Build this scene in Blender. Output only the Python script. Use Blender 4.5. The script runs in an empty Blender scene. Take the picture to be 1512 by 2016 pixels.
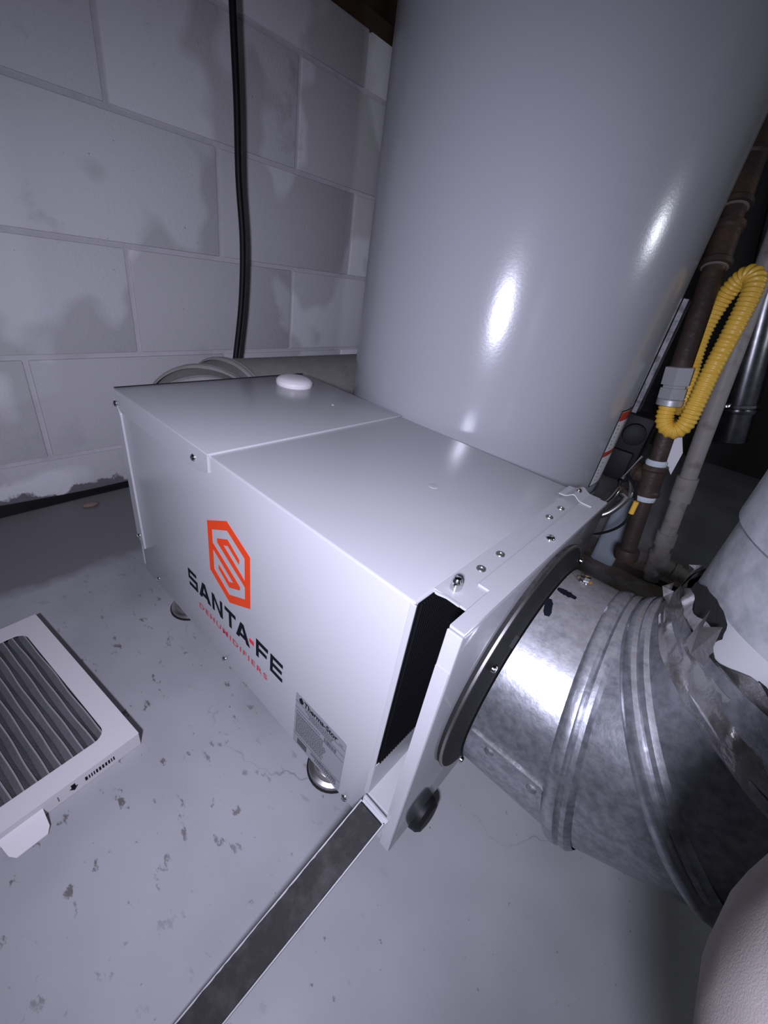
import bpy, bmesh, math, random
from mathutils import Vector, Matrix
random.seed(7)
PI = math.pi
SC = bpy.context.scene
COL = SC.collection

# ------------------------------------------------------------------ camera, world, lights, exposure
CAM_POS = Vector((1.0105, 0.0417, 0.5482))
RCV = ((0.7473350, 0.6467451, 0.1523520), (0.4309442, -0.2972643, -0.8520100), (-0.5057444, 0.7023921, -0.5008671))
cd = bpy.data.cameras.new('camera'); cam = bpy.data.objects.new('camera', cd); COL.objects.link(cam)
rx, ry, rz_ = (Vector(r) for r in RCV)
m3 = Matrix((rx, -ry, -rz_)).transposed()
cam.matrix_world = Matrix.Translation(CAM_POS) @ m3.to_4x4()
cd.sensor_fit = 'VERTICAL'; cd.sensor_height = 36.0; cd.sensor_width = 27.0
cd.lens = 822.5 / 2016 * 36.0
cd.clip_start = 0.01
SC.camera = cam

w = bpy.data.worlds.new('world'); SC.world = w; w.use_nodes = True
bg = w.node_tree.nodes['Background']; bg.inputs[0].default_value = (0.55, 0.58, 0.75, 1); bg.inputs[1].default_value = 0.09

# the photographer's hand-held flash light, just behind the lens
ld = bpy.data.lights.new('phone_flash', 'SPOT'); flash = bpy.data.objects.new('phone_flash', ld); COL.objects.link(flash)
flash.matrix_world = Matrix.Translation(CAM_POS - rz_ * 0.17 - rx * 0.065 + Vector((0, 0, -0.02))) @ m3.to_4x4()
ld.energy = 31.0; ld.color = (0.77, 0.765, 1.0); ld.spot_size = math.radians(121); ld.spot_blend = 1.0; ld.shadow_soft_size = 0.026
# a bare bulb further along the crawl space, out of the frame
lb = bpy.data.lights.new('far_bulb', 'POINT'); bulb = bpy.data.objects.new('far_bulb', lb); COL.objects.link(bulb)
bulb.location = (2.05, 1.07, 0.955); lb.energy = 7.0; lb.color = (0.85, 0.9, 1.0); lb.shadow_soft_size = 0.03

SC.view_settings.view_transform = 'Standard'; SC.view_settings.look = 'None'
SC.view_settings.gamma = 1.0; SC.view_settings.use_curve_mapping = False
SC.view_settings.exposure = 0.0

# ------------------------------------------------------------------ materials
def mat(name, col, rough=0.5, metal=0.0, bump=None, var=None, coat=0.0, spec=0.5, dust=None, extra=None):
    """bump=(scale,strength); var=(scale, other colour, lo, hi); dust=(colour, lo, hi) on faces that look up"""
    m = bpy.data.materials.new(name); m.use_nodes = True
    nt = m.node_tree; N = nt.nodes; L = nt.links
    b = N['Principled BSDF']
    b.inputs['Base Color'].default_value = (*col, 1); b.inputs['Roughness'].default_value = rough
    b.inputs['Metallic'].default_value = metal; b.inputs['Specular IOR Level'].default_value = spec
    b.inputs['Coat Weight'].default_value = coat; b.inputs['Coat Roughness'].default_value = 0.12
    tc = N.new('ShaderNodeTexCoord'); out = None
    def noise(scale, detail=4, rough_=0.6):
        n = N.new('ShaderNodeTexNoise'); n.inputs['Scale'].default_value = scale; n.inputs['Detail'].default_value = detail
        n.inputs['Roughness'].default_value = rough_; L.new(tc.outputs['Object'], n.inputs['Vector']); return n
    def ramp(src, lo, hi):
        r = N.new('ShaderNodeMapRange'); r.inputs['From Min'].default_value = lo; r.inputs['From Max'].default_value = hi
        L.new(src, r.inputs['Value']); return r.outputs['Result']
    def mix(fac, a, c):
        x = N.new('ShaderNodeMix'); x.data_type = 'RGBA'
        if fac is not None: L.new(fac, x.inputs['Factor'])
        for s, i in ((a, 6), (c, 7)):
            if isinstance(s, tuple): x.inputs[i].default_value = (*s, 1)
            else: L.new(s, x.inputs[i])
        return x.outputs[2]
    c = col
    if var:
        c = mix(ramp(noise(var[0]).outputs['Fac'], var[2], var[3]), col, var[1]); out = c
    if dust:
        g = N.new('ShaderNodeNewGeometry'); s = N.new('ShaderNodeSeparateXYZ'); L.new(g.outputs['Normal'], s.inputs[0])
        f1 = ramp(s.outputs['Z'], dust[1], dust[2])
        mu = N.new('ShaderNodeMath'); mu.operation = 'MULTIPLY'; L.new(f1, mu.inputs[0])
        L.new(ramp(noise(95, 6, 0.75).outputs['Fac'], 0.25, 0.60), mu.inputs[1])
        out = mix(mu.outputs[0], c, dust[0])
        iv = N.new('ShaderNodeMath'); iv.operation = 'MULTIPLY_ADD'; L.new(mu.outputs[0], iv.inputs[0]); iv.inputs[1].default_value = -metal * 0.9; iv.inputs[2].default_value = metal
        L.new(iv.outputs[0], b.inputs['Metallic'])
        rr = N.new('ShaderNodeMath'); rr.operation = 'MULTIPLY_ADD'; L.new(mu.outputs[0], rr.inputs[0]); rr.inputs[1].default_value = 0.45; rr.inputs[2].default_value = rough
        L.new(rr.outputs[0], b.inputs['Roughness'])
    if extra: out = extra(N, L, tc, b, noise, ramp, mix, out if out is not None else c)
    if out is not None and not isinstance(out, tuple): L.new(out, b.inputs['Base Color'])
    if bump:
        bp = N.new('ShaderNodeBump'); bp.inputs['Strength'].default_value = bump[1]; bp.inputs['Distance'].default_value = 0.003
        L.new(noise(bump[0], 5).outputs['Fac'], bp.inputs['Height']); L.new(bp.outputs[0], b.inputs['Normal'])
    return m

def floor_extra(N, L, tc, b, noise, ramp, mix, c):
    # scuffs and chips in the paint
    c = mix(ramp(noise(3.0, 3).outputs['Fac'], 0.42, 0.66), c, (0.225, 0.225, 0.235))
    mp = N.new('ShaderNodeMapping'); mp.inputs['Scale'].default_value = (1.0, 1.9, 1.0); mp.inputs['Rotation'].default_value = (0, 0, 0.7)
    L.new(tc.outputs['Object'], mp.inputs['Vector'])
    n = N.new('ShaderNodeTexNoise'); n.inputs['Scale'].default_value = 34; n.inputs['Detail'].default_value = 5; n.inputs['Roughness'].default_value = 0.62
    L.new(mp.outputs[0], n.inputs['Vector'])
    dz = N.new('ShaderNodeVectorMath'); dz.operation = 'DISTANCE'; dz.inputs[1].default_value = (0.60, 0.13, 0); L.new(tc.outputs['Object'], dz.inputs[0])
    zn = N.new('ShaderNodeMath'); zn.operation = 'MULTIPLY'; L.new(ramp(dz.outputs['Value'], 0.42, 0.16), zn.inputs[0]); L.new(ramp(noise(2.6, 2).outputs['Fac'], 0.30, 0.52), zn.inputs[1])
    zone = zn.outputs[0]
    mu = N.new('ShaderNodeMath'); mu.operation = 'MULTIPLY'; L.new(ramp(n.outputs['Fac'], 0.615, 0.66), mu.inputs[0]); L.new(zone, mu.inputs[1])
    c = mix(mu.outputs[0], c, (0.105, 0.10, 0.095))
    v = N.new('ShaderNodeTexNoise'); v.inputs['Scale'].default_value = 150; v.inputs['Detail'].default_value = 3; L.new(tc.outputs['Object'], v.inputs['Vector'])
    c = mix(ramp(v.outputs['Fac'], 0.70, 0.75), c, (0.13, 0.125, 0.12))
    # hairline cracks
    wv = N.new('ShaderNodeTexVoronoi'); wv.feature = 'DISTANCE_TO_EDGE'; wv.inputs['Scale'].default_value = 2.3
    nz = noise(6, 4); ad = N.new('ShaderNodeMix'); ad.data_type = 'VECTOR'; ad.inputs['Factor'].default_value = 0.16
    L.new(tc.outputs['Object'], ad.inputs[4]); L.new(nz.outputs['Color'], ad.inputs[5]); L.new(ad.outputs[1], wv.inputs['Vector'])
    ck = N.new('ShaderNodeMath'); ck.operation = 'MULTIPLY'; L.new(ramp(wv.outputs['Distance'], 0.0022, 0.0), ck.inputs[0]); L.new(ramp(noise(4.1, 2).outputs['Fac'], 0.5, 0.6), ck.inputs[1])
    c = mix(ck.outputs[0], c, (0.16, 0.155, 0.15))
    # bare dark concrete in a strip along the block wall
    sx = N.new('ShaderNodeSeparateXYZ'); L.new(tc.outputs['Object'], sx.inputs[0])
    ex = N.new('ShaderNodeMath'); ex.operation = 'MULTIPLY_ADD'; L.new(noise(11, 5).outputs['Fac'], ex.inputs[0]); ex.inputs[1].default_value = 0.10; L.new(sx.outputs['X'], ex.inputs[2])
    c = mix(ramp(ex.outputs[0], 0.335, 0.305), c, (0.15, 0.15, 0.153))
    # brown damp stain on the slab round the drain pipe
    sp = N.new('ShaderNodeVectorMath'); sp.operation = 'DISTANCE'; sp.inputs[1].default_value = (1.06, 1.02, 0)
    L.new(tc.outputs['Object'], sp.inputs[0])
    st = N.new('ShaderNodeMath'); st.operation = 'MULTIPLY'; L.new(ramp(sp.outputs['Value'], 0.33, 0.2), st.inputs[0]); L.new(ramp(noise(7, 4).outputs['Fac'], 0.3, 0.5), st.inputs[1])
    return mix(st.outputs[0], c, (0.13, 0.10, 0.085))

def wall_extra(N, L, tc, b, noise, ramp, mix, c):
    c = mix(ramp(noise(2.3, 3, 0.55).outputs['Fac'], 0.485, 0.515), c, (0.56, 0.55, 0.55))
    c = mix(ramp(noise(5.5, 5, 0.6).outputs['Fac'], 0.62, 0.72), c, (0.50, 0.49, 0.505))
    c = mix(ramp(noise(120, 2).outputs['Fac'], 0.74, 0.78), c, (0.15, 0.145, 0.14))
    # bare, damp masonry just above the slab
    s = N.new('ShaderNodeSeparateXYZ'); L.new(tc.outputs['Object'], s.inputs[0])
    ad = N.new('ShaderNodeMath'); ad.operation = 'MULTIPLY_ADD'; L.new(noise(9, 5).outputs['Fac'], ad.inputs[0]); ad.inputs[1].default_value = -0.20; L.new(s.outputs['Z'], ad.inputs[2])
    lo = N.new('ShaderNodeMath'); lo.operation = 'MULTIPLY'; L.new(ramp(ad.outputs[0], -0.070, -0.078), lo.inputs[0]); L.new(ramp(s.outputs['Z'], 0.07, 0.06), lo.inputs[1])
    return mix(lo.outputs[0], c, (0.16, 0.155, 0.16))

M = {}
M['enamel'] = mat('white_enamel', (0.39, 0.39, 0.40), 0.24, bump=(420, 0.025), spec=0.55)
M['enamel_front_shaded'] = mat('shaded_gloss_enamel', (0.21, 0.21, 0.22), 0.09, spec=0.8)  # darker than the body enamel: shade of grazing light put into the colour
M['tank'] = mat('grey_tank_paint', (0.30, 0.305, 0.32), 0.20, bump=(260, 0.03), spec=0.6)
M['floor'] = mat('painted_concrete', (0.31, 0.31, 0.32), 0.48, bump=(60, 0.10), extra=floor_extra)
M['wall'] = mat('painted_block', (0.74, 0.73, 0.74), 0.85, bump=(150, 0.25), extra=wall_extra)
M['mortar'] = mat('painted_mortar', (0.58, 0.57, 0.58), 0.9, bump=(120, 0.4), var=(14, (0.50, 0.49, 0.50), 0.5, 0.72))
M['wood'] = mat('dark_joist_wood', (0.075, 0.045, 0.022), 0.8, bump=(40, 0.3), var=(8, (0.03, 0.018, 0.01), 0.4, 0.6))
M['dark'] = mat('near_black_wall', (0.02, 0.02, 0.022), 0.6, var=(3, (0.035, 0.03, 0.03), 0.4, 0.6))
M['galv'] = mat('galvanised_steel', (0.40, 0.41, 0.43), 0.32, 0.88, bump=(300, 0.06), var=(150, (0.25, 0.26, 0.275), 0.35, 0.65), dust=((0.125, 0.116, 0.104), 0.60, 0.98))
M['galv2'] = mat('galvanised_steel_light', (0.40, 0.41, 0.42), 0.45, 0.45, bump=(200, 0.05), var=(70, (0.27, 0.28, 0.29), 0.35, 0.65))
M['galv_dusty'] = mat('dusty_galvanised', (0.34, 0.335, 0.32), 0.6, 0.35, bump=(200, 0.15), var=(30, (0.24, 0.235, 0.22), 0.4, 0.6), dust=((0.25, 0.24, 0.22), 0.1, 0.8))
M['galv_dark'] = mat('dark_vent_pipe', (0.30, 0.30, 0.31), 0.26, 1.0, var=(20, (0.2, 0.2, 0.21), 0.4, 0.6))
M['foil'] = mat('crumpled_foil', (0.72, 0.71, 0.69), 0.30, 1.0, var=(50, (0.40, 0.37, 0.33), 0.5, 0.72), bump=(90, 0.25))
M['tape'] = mat('foil_tape', (0.33, 0.335, 0.335), 0.5, 0.1)
M['zinc'] = mat('zinc_fitting', (0.52, 0.53, 0.53), 0.36, 0.55, bump=(60, 0.1))
M['strap'] = mat('mottled_strap', (0.16, 0.16, 0.165), 0.5, 0.5, var=(60, (0.06, 0.06, 0.062), 0.45, 0.6))
M['chrome'] = mat('bright_steel', (0.68, 0.68, 0.68), 0.16, 1.0)
M['steel'] = mat('dull_steel', (0.42, 0.41, 0.39), 0.34, 1.0)
M['black'] = mat('black_plastic', (0.008, 0.008, 0.010), 0.6, spec=0.2)
M['rubber'] = mat('black_rubber', (0.009, 0.009, 0.010), 0.5, spec=0.18)
M['gasket'] = mat('dusty_black_gasket', (0.010, 0.010, 0.010), 0.7, spec=0.25, bump=(150, 0.3), dust=((0.05, 0.047, 0.043), 0.7, 1.0))
M['foam'] = mat('charcoal_foam', (0.026, 0.025, 0.024), 0.95, bump=(500, 0.7), var=(40, (0.06, 0.058, 0.055), 0.45, 0.7))
M['coil'] = mat('black_coil', (0.004, 0.004, 0.005), 0.6, spec=0.12)
M['plastic'] = mat('white_plastic', (0.72, 0.70, 0.70), 0.3)
M['orange'] = mat('orange_red_print', (0.66, 0.055, 0.012), 0.5, spec=0.15)
M['pink'] = mat('red_print', (0.56, 0.03, 0.05), 0.5, spec=0.15)
M['ink'] = mat('black_ink', (0.006, 0.006, 0.010), 0.6, spec=0.08)
M['plate'] = mat('silver_label', (0.30, 0.30, 0.315), 0.35, 0.35)
M['ink_grey'] = mat('label_print', (0.05, 0.05, 0.06), 0.5)
M['iron'] = mat('black_iron_pipe', (0.045, 0.032, 0.027), 0.5, 0.25, bump=(70, 0.5), var=(18, (0.075, 0.045, 0.03), 0.45, 0.65))
M['dope'] = mat('pale_thread_sealant', (0.50, 0.56, 0.58), 0.6)
M['thread'] = mat('old_thread_tape', (0.20, 0.175, 0.15), 0.8)
M['yellow'] = mat('yellow_coated_hose', (0.72, 0.45, 0.06), 0.38)
M['pvc'] = mat('dusty_pvc', (0.36, 0.335, 0.315), 0.5, var=(40, (0.25, 0.225, 0.205), 0.55, 0.7))
M['card'] = mat('white_cardboard', (0.52, 0.50, 0.50), 0.7, bump=(200, 0.05))
M['media'] = mat('pleated_media', (0.085, 0.085, 0.088), 0.95, bump=(300, 0.3), var=(12, (0.11, 0.11, 0.113), 0.4, 0.6))
M['media_edge'] = mat('pleat_crest', (0.26, 0.255, 0.26), 0.9)
M['felt'] = mat('beige_felt', (0.33, 0.298, 0.275), 1.0, bump=(1500, 0.09), var=(14, (0.29, 0.262, 0.24), 0.4, 0.6), spec=0.1)
M['paper'] = mat('white_paper', (0.62, 0.62, 0.62), 0.7)
M['red'] = mat('red_band', (0.45, 0.035, 0.02), 0.5)
M['bluegrey'] = mat('blue_grey_plastic', (0.30, 0.34, 0.38), 0.4)
M['stone'] = mat('reddish_stone', (0.22, 0.15, 0.12), 0.9)

# ------------------------------------------------------------------ helpers
def nb(): return bmesh.new()
def bx(bm, x0, x1, y0, y1, z0, z1):
    v = [bm.verts.new((x, y, z)) for x in (x0, x1) for y in (y0, y1) for z in (z0, z1)]
    for f in ((0, 1, 3, 2), (4, 6, 7, 5), (0, 4, 5, 1), (2, 3, 7, 6), (0, 2, 6, 4), (1, 5, 7, 3)):
        bm.faces.new([v[i] for i in f])
    return bm
def bev(bm, r, seg=2):
    bmesh.ops.recalc_face_normals(bm, faces=bm.faces)
    bmesh.ops.bevel(bm, geom=list(bm.edges), offset=r, segments=seg, profile=0.5, affect='EDGES'); return bm
def box(x0, x1, y0, y1, z0, z1, r=0.0, seg=2):
    bm = bx(nb(), x0, x1, y0, y1, z0, z1)
    return bev(bm, r, seg) if r else bm
def loft(bm, rings, closed=True, cap0=False, cap1=False):
    R = [[bm.verts.new(p) for p in r] for r in rings]; n = len(R[0])
    for a, b in zip(R, R[1:]):
        for i in range(n if closed else n - 1):
            j = (i + 1) % n; bm.faces.new((a[i], a[j], b[j], b[i]))
    if cap0: bm.faces.new(R[0][::-1])
    if cap1: bm.faces.new(R[-1])
    return bm
def frame_of(d):
    d = Vector(d).normalized(); a = Vector((0, 0, 1)) if abs(d.z) < 0.9 else Vector((1, 0, 0))
    u = d.cross(a).normalized(); return u, d.cross(u).normalized()
def circ(c, d, r, n=24, ph=0.0):
    u, v = frame_of(d); c = Vector(c)
    return [c + u * r * math.cos(2 * PI * i / n + ph) + v * r * math.sin(2 * PI * i / n + ph) for i in range(n)]
def turned(p0, d, prof, n=24, bm=None, cap=True):
    """prof = [(distance along d, radius)]"""
    bm = bm or nb(); d = Vector(d).normalized(); p0 = Vector(p0)
    return loft(bm, [circ(p0 + d * s, d, max(r, 1e-4), n) for s, r in prof], True, cap, cap)
def smooth_path(pts, k=8):
    P = [Vector(p) for p in pts]; P = [P[0] * 2 - P[1]] + P + [P[-1] * 2 - P[-2]]; out = []
    for i in range(1, len(P) - 2):
        for s in range(k):
            t = s / k; a, b, c, d = P[i - 1], P[i], P[i + 1], P[i + 2]
            out.append(0.5 * ((2 * b) + (c - a) * t + (2 * a - 5 * b + 4 * c - d) * t * t + (3 * b - a - 3 * c + d) * t ** 3))
    out.append(P[-2]); return out
def tube(pts, r, n=14, bm=None, cap=True):
    """r: number or function of arc length; frame carried along the path"""
    bm = bm or nb(); P = [Vector(p) for p in pts]; rings = []; u = None; s = 0
    for i, p in enumerate(P):
        t = (P[min(i + 1, len(P) - 1)] - P[max(i - 1, 0)]).normalized()
        if u is None: u, _ = frame_of(t)
        u = (u - t * u.dot(t)).normalized(); v = t.cross(u)
        if i: s += (p - P[i - 1]).length
        rr = r(s) if callable(r) else r
        rings.append([p + (u * math.cos(2 * PI * k / n) + v * math.sin(2 * PI * k / n)) * rr for k in range(n)])
    return loft(bm, rings, True, cap, cap)
def poly_prism(pts, ax, lo, hi, bm=None):
    """pts (a,b) outline; ax: function (a,b,h)->xyz"""
    bm = bm or nb(); A = [bm.verts.new(ax(a, b, lo)) for a, b in pts]; B = [bm.verts.new(ax(a, b, hi)) for a, b in pts]
    n = len(pts); bm.faces.new(A); bm.faces.new(B[::-1])
    for i in range(n): bm.faces.new((A[i], B[i], B[(i + 1) % n], A[(i + 1) % n]))
    return bm

def finish(bm, name, m, sm=30):
    bmesh.ops.recalc_face_normals(bm, faces=bm.faces)
    me = bpy.data.meshes.new(name); bm.to_mesh(me); bm.free()
    me.materials.append(M[m] if isinstance(m, str) else m)
    if sm:
        me.shade_smooth(); me.set_sharp_from_angle(angle=math.radians(sm))
    return me

YAW = -0.0223
OB = Vector((0.4085, 0.2447, 0.0))          # the dehumidifier's back left corner on the slab
class Thing:
    def __init__(s, name, label, cat, base=(0, 0, 0), local=False, group=None):
        """local: base and all parts are given along the dehumidifier's own axes"""
        s.base = Vector(base); s.local = local
        e = bpy.data.objects.new(name, None); COL.objects.link(e); s.e = e; e.empty_display_size = 0.05
        if local:
            e.location = OB + Matrix.Rotation(YAW, 3, 'Z') @ s.base; e.rotation_euler.z = YAW
        else: e.location = s.base
        e['label'] = label; e['category'] = cat
        if group: e['group'] = group
    def add(s, name, bm, m, parent=None, sm=30, label=None):
        bmesh.ops.translate(bm, verts=bm.verts, vec=-s.base)
        o = bpy.data.objects.new(name, finish(bm, name, m, sm)); COL.objects.link(o); o.parent = parent or s.e
        if label: o['label'] = label
        return o
    def at(s, name, me, pos, rot=None, parent=None):
        """a shared mesh set at a place"""
        o = bpy.data.objects.new(name, me); COL.objects.link(o); o.parent = parent or s.e; o.location = Vector(pos) - s.base
        if rot: o.rotation_euler = rot
        return o
def solo(name, bm, m, label, cat, base=(0, 0, 0), local=False, sm=30, group=None):
    bmesh.ops.translate(bm, verts=bm.verts, vec=-Vector(base))
    o = bpy.data.objects.new(name, finish(bm, name, m, sm)); COL.objects.link(o)
    b = Vector(base)
    if local: o.location = OB + Matrix.Rotation(YAW, 3, 'Z') @ b; o.rotation_euler.z = YAW
    else: o.location = b
    o['label'] = label; o['category'] = cat
    if group: o['group'] = group
    return o
def struct(name, bm, m, label=None, parent=None, sm=0):
    o = bpy.data.objects.new(name, finish(bm, name, m, sm)); COL.objects.link(o)
    if parent: o.parent = parent
    else:
        o['kind'] = 'structure'
        if label: o['label'] = label
    return o

# ------------------------------------------------------------------ the setting
fl = struct('floor', box(-0.02, 3.4, -1.7, 2.6, -0.10, 0.0), 'floor', 'grey painted concrete slab, chipped and scuffed')
WY0, WY1 = -1.7, 2.6
wb = struct('wall_back', box(-0.20, -0.004, WY0, WY1, -0.1, 1.014), 'mortar', 'white painted concrete block wall with patchy paint')
Z0, BH, BL, Y0, J = 0.0992, 0.2032, 0.4064, 0.4424, 0.0045
for row in range(-1, 5):
    z0 = max(Z0 + BH * row + J, 0.003); z1 = min(Z0 + BH * (row + 1) - J, 1.018)
    off = {1: 0.0, 3: 0.0, -1: 0.0}.get(row, 0.5)
    for k in range(-6, 8):
        y0 = Y0 + BL * (k + off) + J; y1 = y0 + BL - 2 * J
        y0 = max(y0, WY0); y1 = min(y1, WY1)
        if y1 - y0 < 0.03: continue
        d = random.uniform(-0.0008, 0.0008)
        struct('block', box(-0.05, d, y0, y1, z0, z1, 0.0028, 2), 'wall', parent=wb, sm=40)
wr = struct('wall_right', box(-0.2, 3.4, 2.45, 2.6, -0.1, 1.4), 'dark', 'near-black wall at the far side')  # far wall in a near-black tone
sill = struct('trim_1', box(-0.19, -0.012, WY0, WY1, 1.018, 1.058, 0.002), 'wood', 'dark wooden sill plate lying on the block wall')
rim = struct('trim_2', box(-0.10, -0.06, WY0, WY1, 1.058, 1.30), 'wood', 'dark rim board above the sill plate')
ce = struct('ceiling', box(-0.2, 3.4, -1.7, 2.6, 1.30, 1.32), 'wood', 'underside of dark floor boards')
for k in range(9):
    y = -1.5 + 0.42 * k + 0.05
    struct('joist', box(-0.058, 3.4, y, y + 0.04, 1.10, 1.30), 'wood', parent=ce)

# black strip squeezed into the joint between slab and wall
pts = []
bm = nb(); rings = []
for i in range(60):
    y = -1.2 + i * 0.045; b_ = 0.006 + 0.010 * math.exp(-((y - 0.10) / 0.13) ** 2) + random.uniform(-0.001, 0.002)
    rings.append([(0.001, y, 0.001), (0.001, y, b_ + 0.004), (0.004, y, b_), (0.010 + b_ * 0.4, y, 0.003), (0.012 + b_ * 0.4, y, 0.001)])
loft(bm, rings, True, True, True)
solo('sealant_strip', bm, 'rubber', 'black strip lying in the crack along the foot of the block wall', 'strip', (0.005, 0.2, 0.001))
bm = nb(); bmesh.ops.create_icosphere(bm, subdivisions=2, radius=1)
for v in bm.verts: v.co = Vector((v.co.x * 0.010, v.co.y * 0.016, v.co.z * 0.004 + 0.0035)) * random.uniform(0.93, 1.05) + Vector((0.055, 0.275, 0))
solo('stone_chip', bm, 'stone', 'small flat reddish stone chip on the slab near the block wall', 'stone', (0.055, 0.275, 0), sm=60)

# ------------------------------------------------------------------ the dehumidifier (axes: l along it, w across, z up)
L_, W_, ZB, ZT = 0.542, 0.3047, 0.062, 0.359
DH = Thing('dehumidifier', 'white metal dehumidifier box with an orange hexagon emblem standing before the tank', 'dehumidifier', (0, 0, 0), True)
XE = 0.5025                                   # end of the main shell; the filter slot lies beyond
def left(l, z, h): return (l, -h, z)          # a flat thing laid on the left side
def top(l, w_, h): return (l, w_, ZT + h)
bm = box(0.0, XE, 0.0, W_, ZB, ZT, 0.0022, 3)
shell = DH.add('body_shell', bm, 'enamel')
# thin roof sheet over the filter chamber with the notch at the slot
roof = poly_prism([(XE - 0.002, 0.024), (0.5305, 0.024), (0.5305, W_ - 0.001), (XE - 0.002, W_ - 0.001)], lambda a, b, h: (a, b, h), ZT - 0.0022, ZT - 0.0002)
DH.add('chamber_roof', roof, 'enamel', sm=0)
DH.add('chamber_side', box(XE, 0.53, W_ - 0.002, W_, ZB, ZT - 0.002), 'enamel', sm=0)
DH.add('chamber_floor', box(XE, 0.534, 0.0012, W_ - 0.002, ZB, 0.1125, 0.0008, 1), 'enamel')
DH.add('slot_back_plate', box(XE + 0.0002, XE + 0.0016, 0.0015, W_ - 0.002, 0.1125, 0.159), 'enamel', sm=0)
bm = nb(); bx(bm, XE + 0.0002, XE + 0.0010, 0.004, W_ - 0.002, 0.159, ZT - 0.0022)
for i in range(90):
    y = 0.006 + i * 0.0032; bx(bm, XE + 0.0010, XE + 0.0030, y, y + 0.0011, 0.160, ZT - 0.003)
DH.add('coil_fins', bm, 'coil', sm=0, label='black evaporator fins behind the open slot')
DH.add('slot_lip', box(XE - 0.0035, XE + 0.0015, -0.0004, 0.0016, 0.113, ZT - 0.0015, 0.0005, 1), 'enamel')
bm = poly_prism([(0.496, ZT - 0.010), (0.500, ZT - 0.0015), (XE + 0.0105, ZT + 0.0004), (XE + 0.021, ZT + 0.0002), (XE + 0.021, ZT - 0.0014), (XE + 0.0105, ZT - 0.0012), (0.502, ZT - 0.004)], lambda a, b, h: (a, h, b), 0.0225, 0.0245)
DH.add('notch_edge', bm, 'enamel')
# front cover: face plate with flanges folded back, the left flange starts beside the slot
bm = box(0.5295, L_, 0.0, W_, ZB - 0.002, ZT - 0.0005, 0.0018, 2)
cover = DH.add('front_cover', bm, 'enamel_front_shaded')
bm = poly_prism([(0.5205, 0.053), (0.5300, 0.053), (0.5300, 0.0015), (0.5412, 0.0015), (0.5412, W_ - 0.001), (0.5205, W_ - 0.001)], top, -0.0008, 0.0017)
DH.add('top_flange', bm, 'enamel', parent=cover)
DH.add('side_flange', box(0.5297, 0.5413, -0.0008, 0.001, ZB, ZT - 0.001, 0.0004, 1), 'enamel', parent=cover)
DH.add('corner_tab', box(0.530, 0.541, -0.0016, -0.0004, 0.082, 0.325), 'enamel', parent=cover, sm=0)
# rear lid with its folded edges
bm = nb(); bx(bm, -0.004, 0.2336, -0.0018, W_ + 0.001, ZT - 0.001, ZT + 0.0022); bev(bm, 0.0009, 2)
lid = DH.add('rear_lid', bm, 'enamel')
bm = poly_prism([(-0.0045, ZT + 0.001), (0.2336, ZT + 0.001), (0.2336, 0.3400), (0.2250, 0.3370), (0.2110, 0.3330), (0.012, 0.3320), (-0.0045, 0.3390)], left, 0.0, 0.0020)
DH.add('lid_flange', bm, 'enamel', parent=lid)
DH.add('lid_edge', box(-0.0046, -0.001, -0.001, W_, 0.3475, ZT + 0.0026), 'black', parent=lid, sm=0)
# back cover edge that wraps the left rear corner
bm = poly_prism([(-0.006, 0.345), (0.002, 0.338), (0.0072, 0.327), (0.0145, 0.113), (0.010, 0.1125), (0.003, 0.122), (-0.006, 0.128)], left, 0.0, 0.0026)
DH.add('rear_flange', bm, 'enamel')
DH.add('rear_panel', box(-0.006, 0.0, 0.0, W_, ZB + 0.01, 0.352, 0.001, 1), 'enamel')
DH.add('base_pan', box(0.006, 0.530, 0.004, W_ - 0.004, ZB - 0.006, ZB), 'steel', sm=0)

# screws and rivets
def screw_mesh(r, h, recess=True):
    bm = turned((0, 0, 0), (0, 0, 1), [(0, r), (h * 0.35, r), (h * 0.75, r * 0.82), (h, r * 0.5), (h, r * 0.44), (h * 0.45 if recess else h, r * 0.36)], 14)
    return bm
SCREW = finish(screw_mesh(0.0042, 0.0030), 'screw', 'chrome')
RIVET = finish(turned((0, 0, 0), (0, 0, 1), [(0, 0.0040), (0.0009, 0.0037), (0.0010, 0.0016), (0.0002, 0.0012)], 14), 'rivet', 'steel')
LEFT = (PI / 2, 0, 0)
for l, z, h in ((0.2054, 0.3465, 0.002), (-0.0015, 0.341, 0.0026), (0.0035, 0.133, 0.0026), (0.0492, 0.0750, 0), (0.2432, 0.0660, 0), (0.4781, 0.0665, 0)):
    DH.at('screw', SCREW, (l, -h, z), LEFT)
DH.at('screw', SCREW, (0.5300, 0.1651, ZT + 0.0017))
for w_ in (0.2404, 0.2093, 0.1047, 0.0729): DH.at('rivet', RIVET, (0.5115, w_, ZT - 0.0002))
for w_ in (0.0361,):
    DH.add('stud', turned((0.5113, w_, ZT), (0, 0, 1), [(0, 0.0042), (0.006, 0.0042), (0.0075, 0.0038), (0.0095, 0.0026), (0.0103, 0.0004)], 16), 'chrome')
# latch strip with a hump near the tank, and its stud
bm = nb(); rings = []
for i in range(25):
    t = i / 24; l = 0.4965 + 0.0365 * t; hh = 0.0008 + 0.0050 * math.exp(-((t - 0.42) / 0.15) ** 2)
    rings.append([(l, 0.2705 - 0.0 * t, ZT + hh + 0.001), (l, 0.3030, ZT + hh + 0.001), (l, 0.3030, ZT + hh + 0.0022), (l, 0.2705, ZT + hh + 0.0022)])
loft(bm, rings, True, True, True)
DH.add('latch_strip', bm, 'enamel')
DH.add('stud', turned((0.5115, 0.2865, ZT + 0.004), (0, 0, 1), [(0, 0.0036), (0.004, 0.0036), (0.006, 0.0030), (0.0070, 0.0004)], 16), 'chrome')
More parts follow.
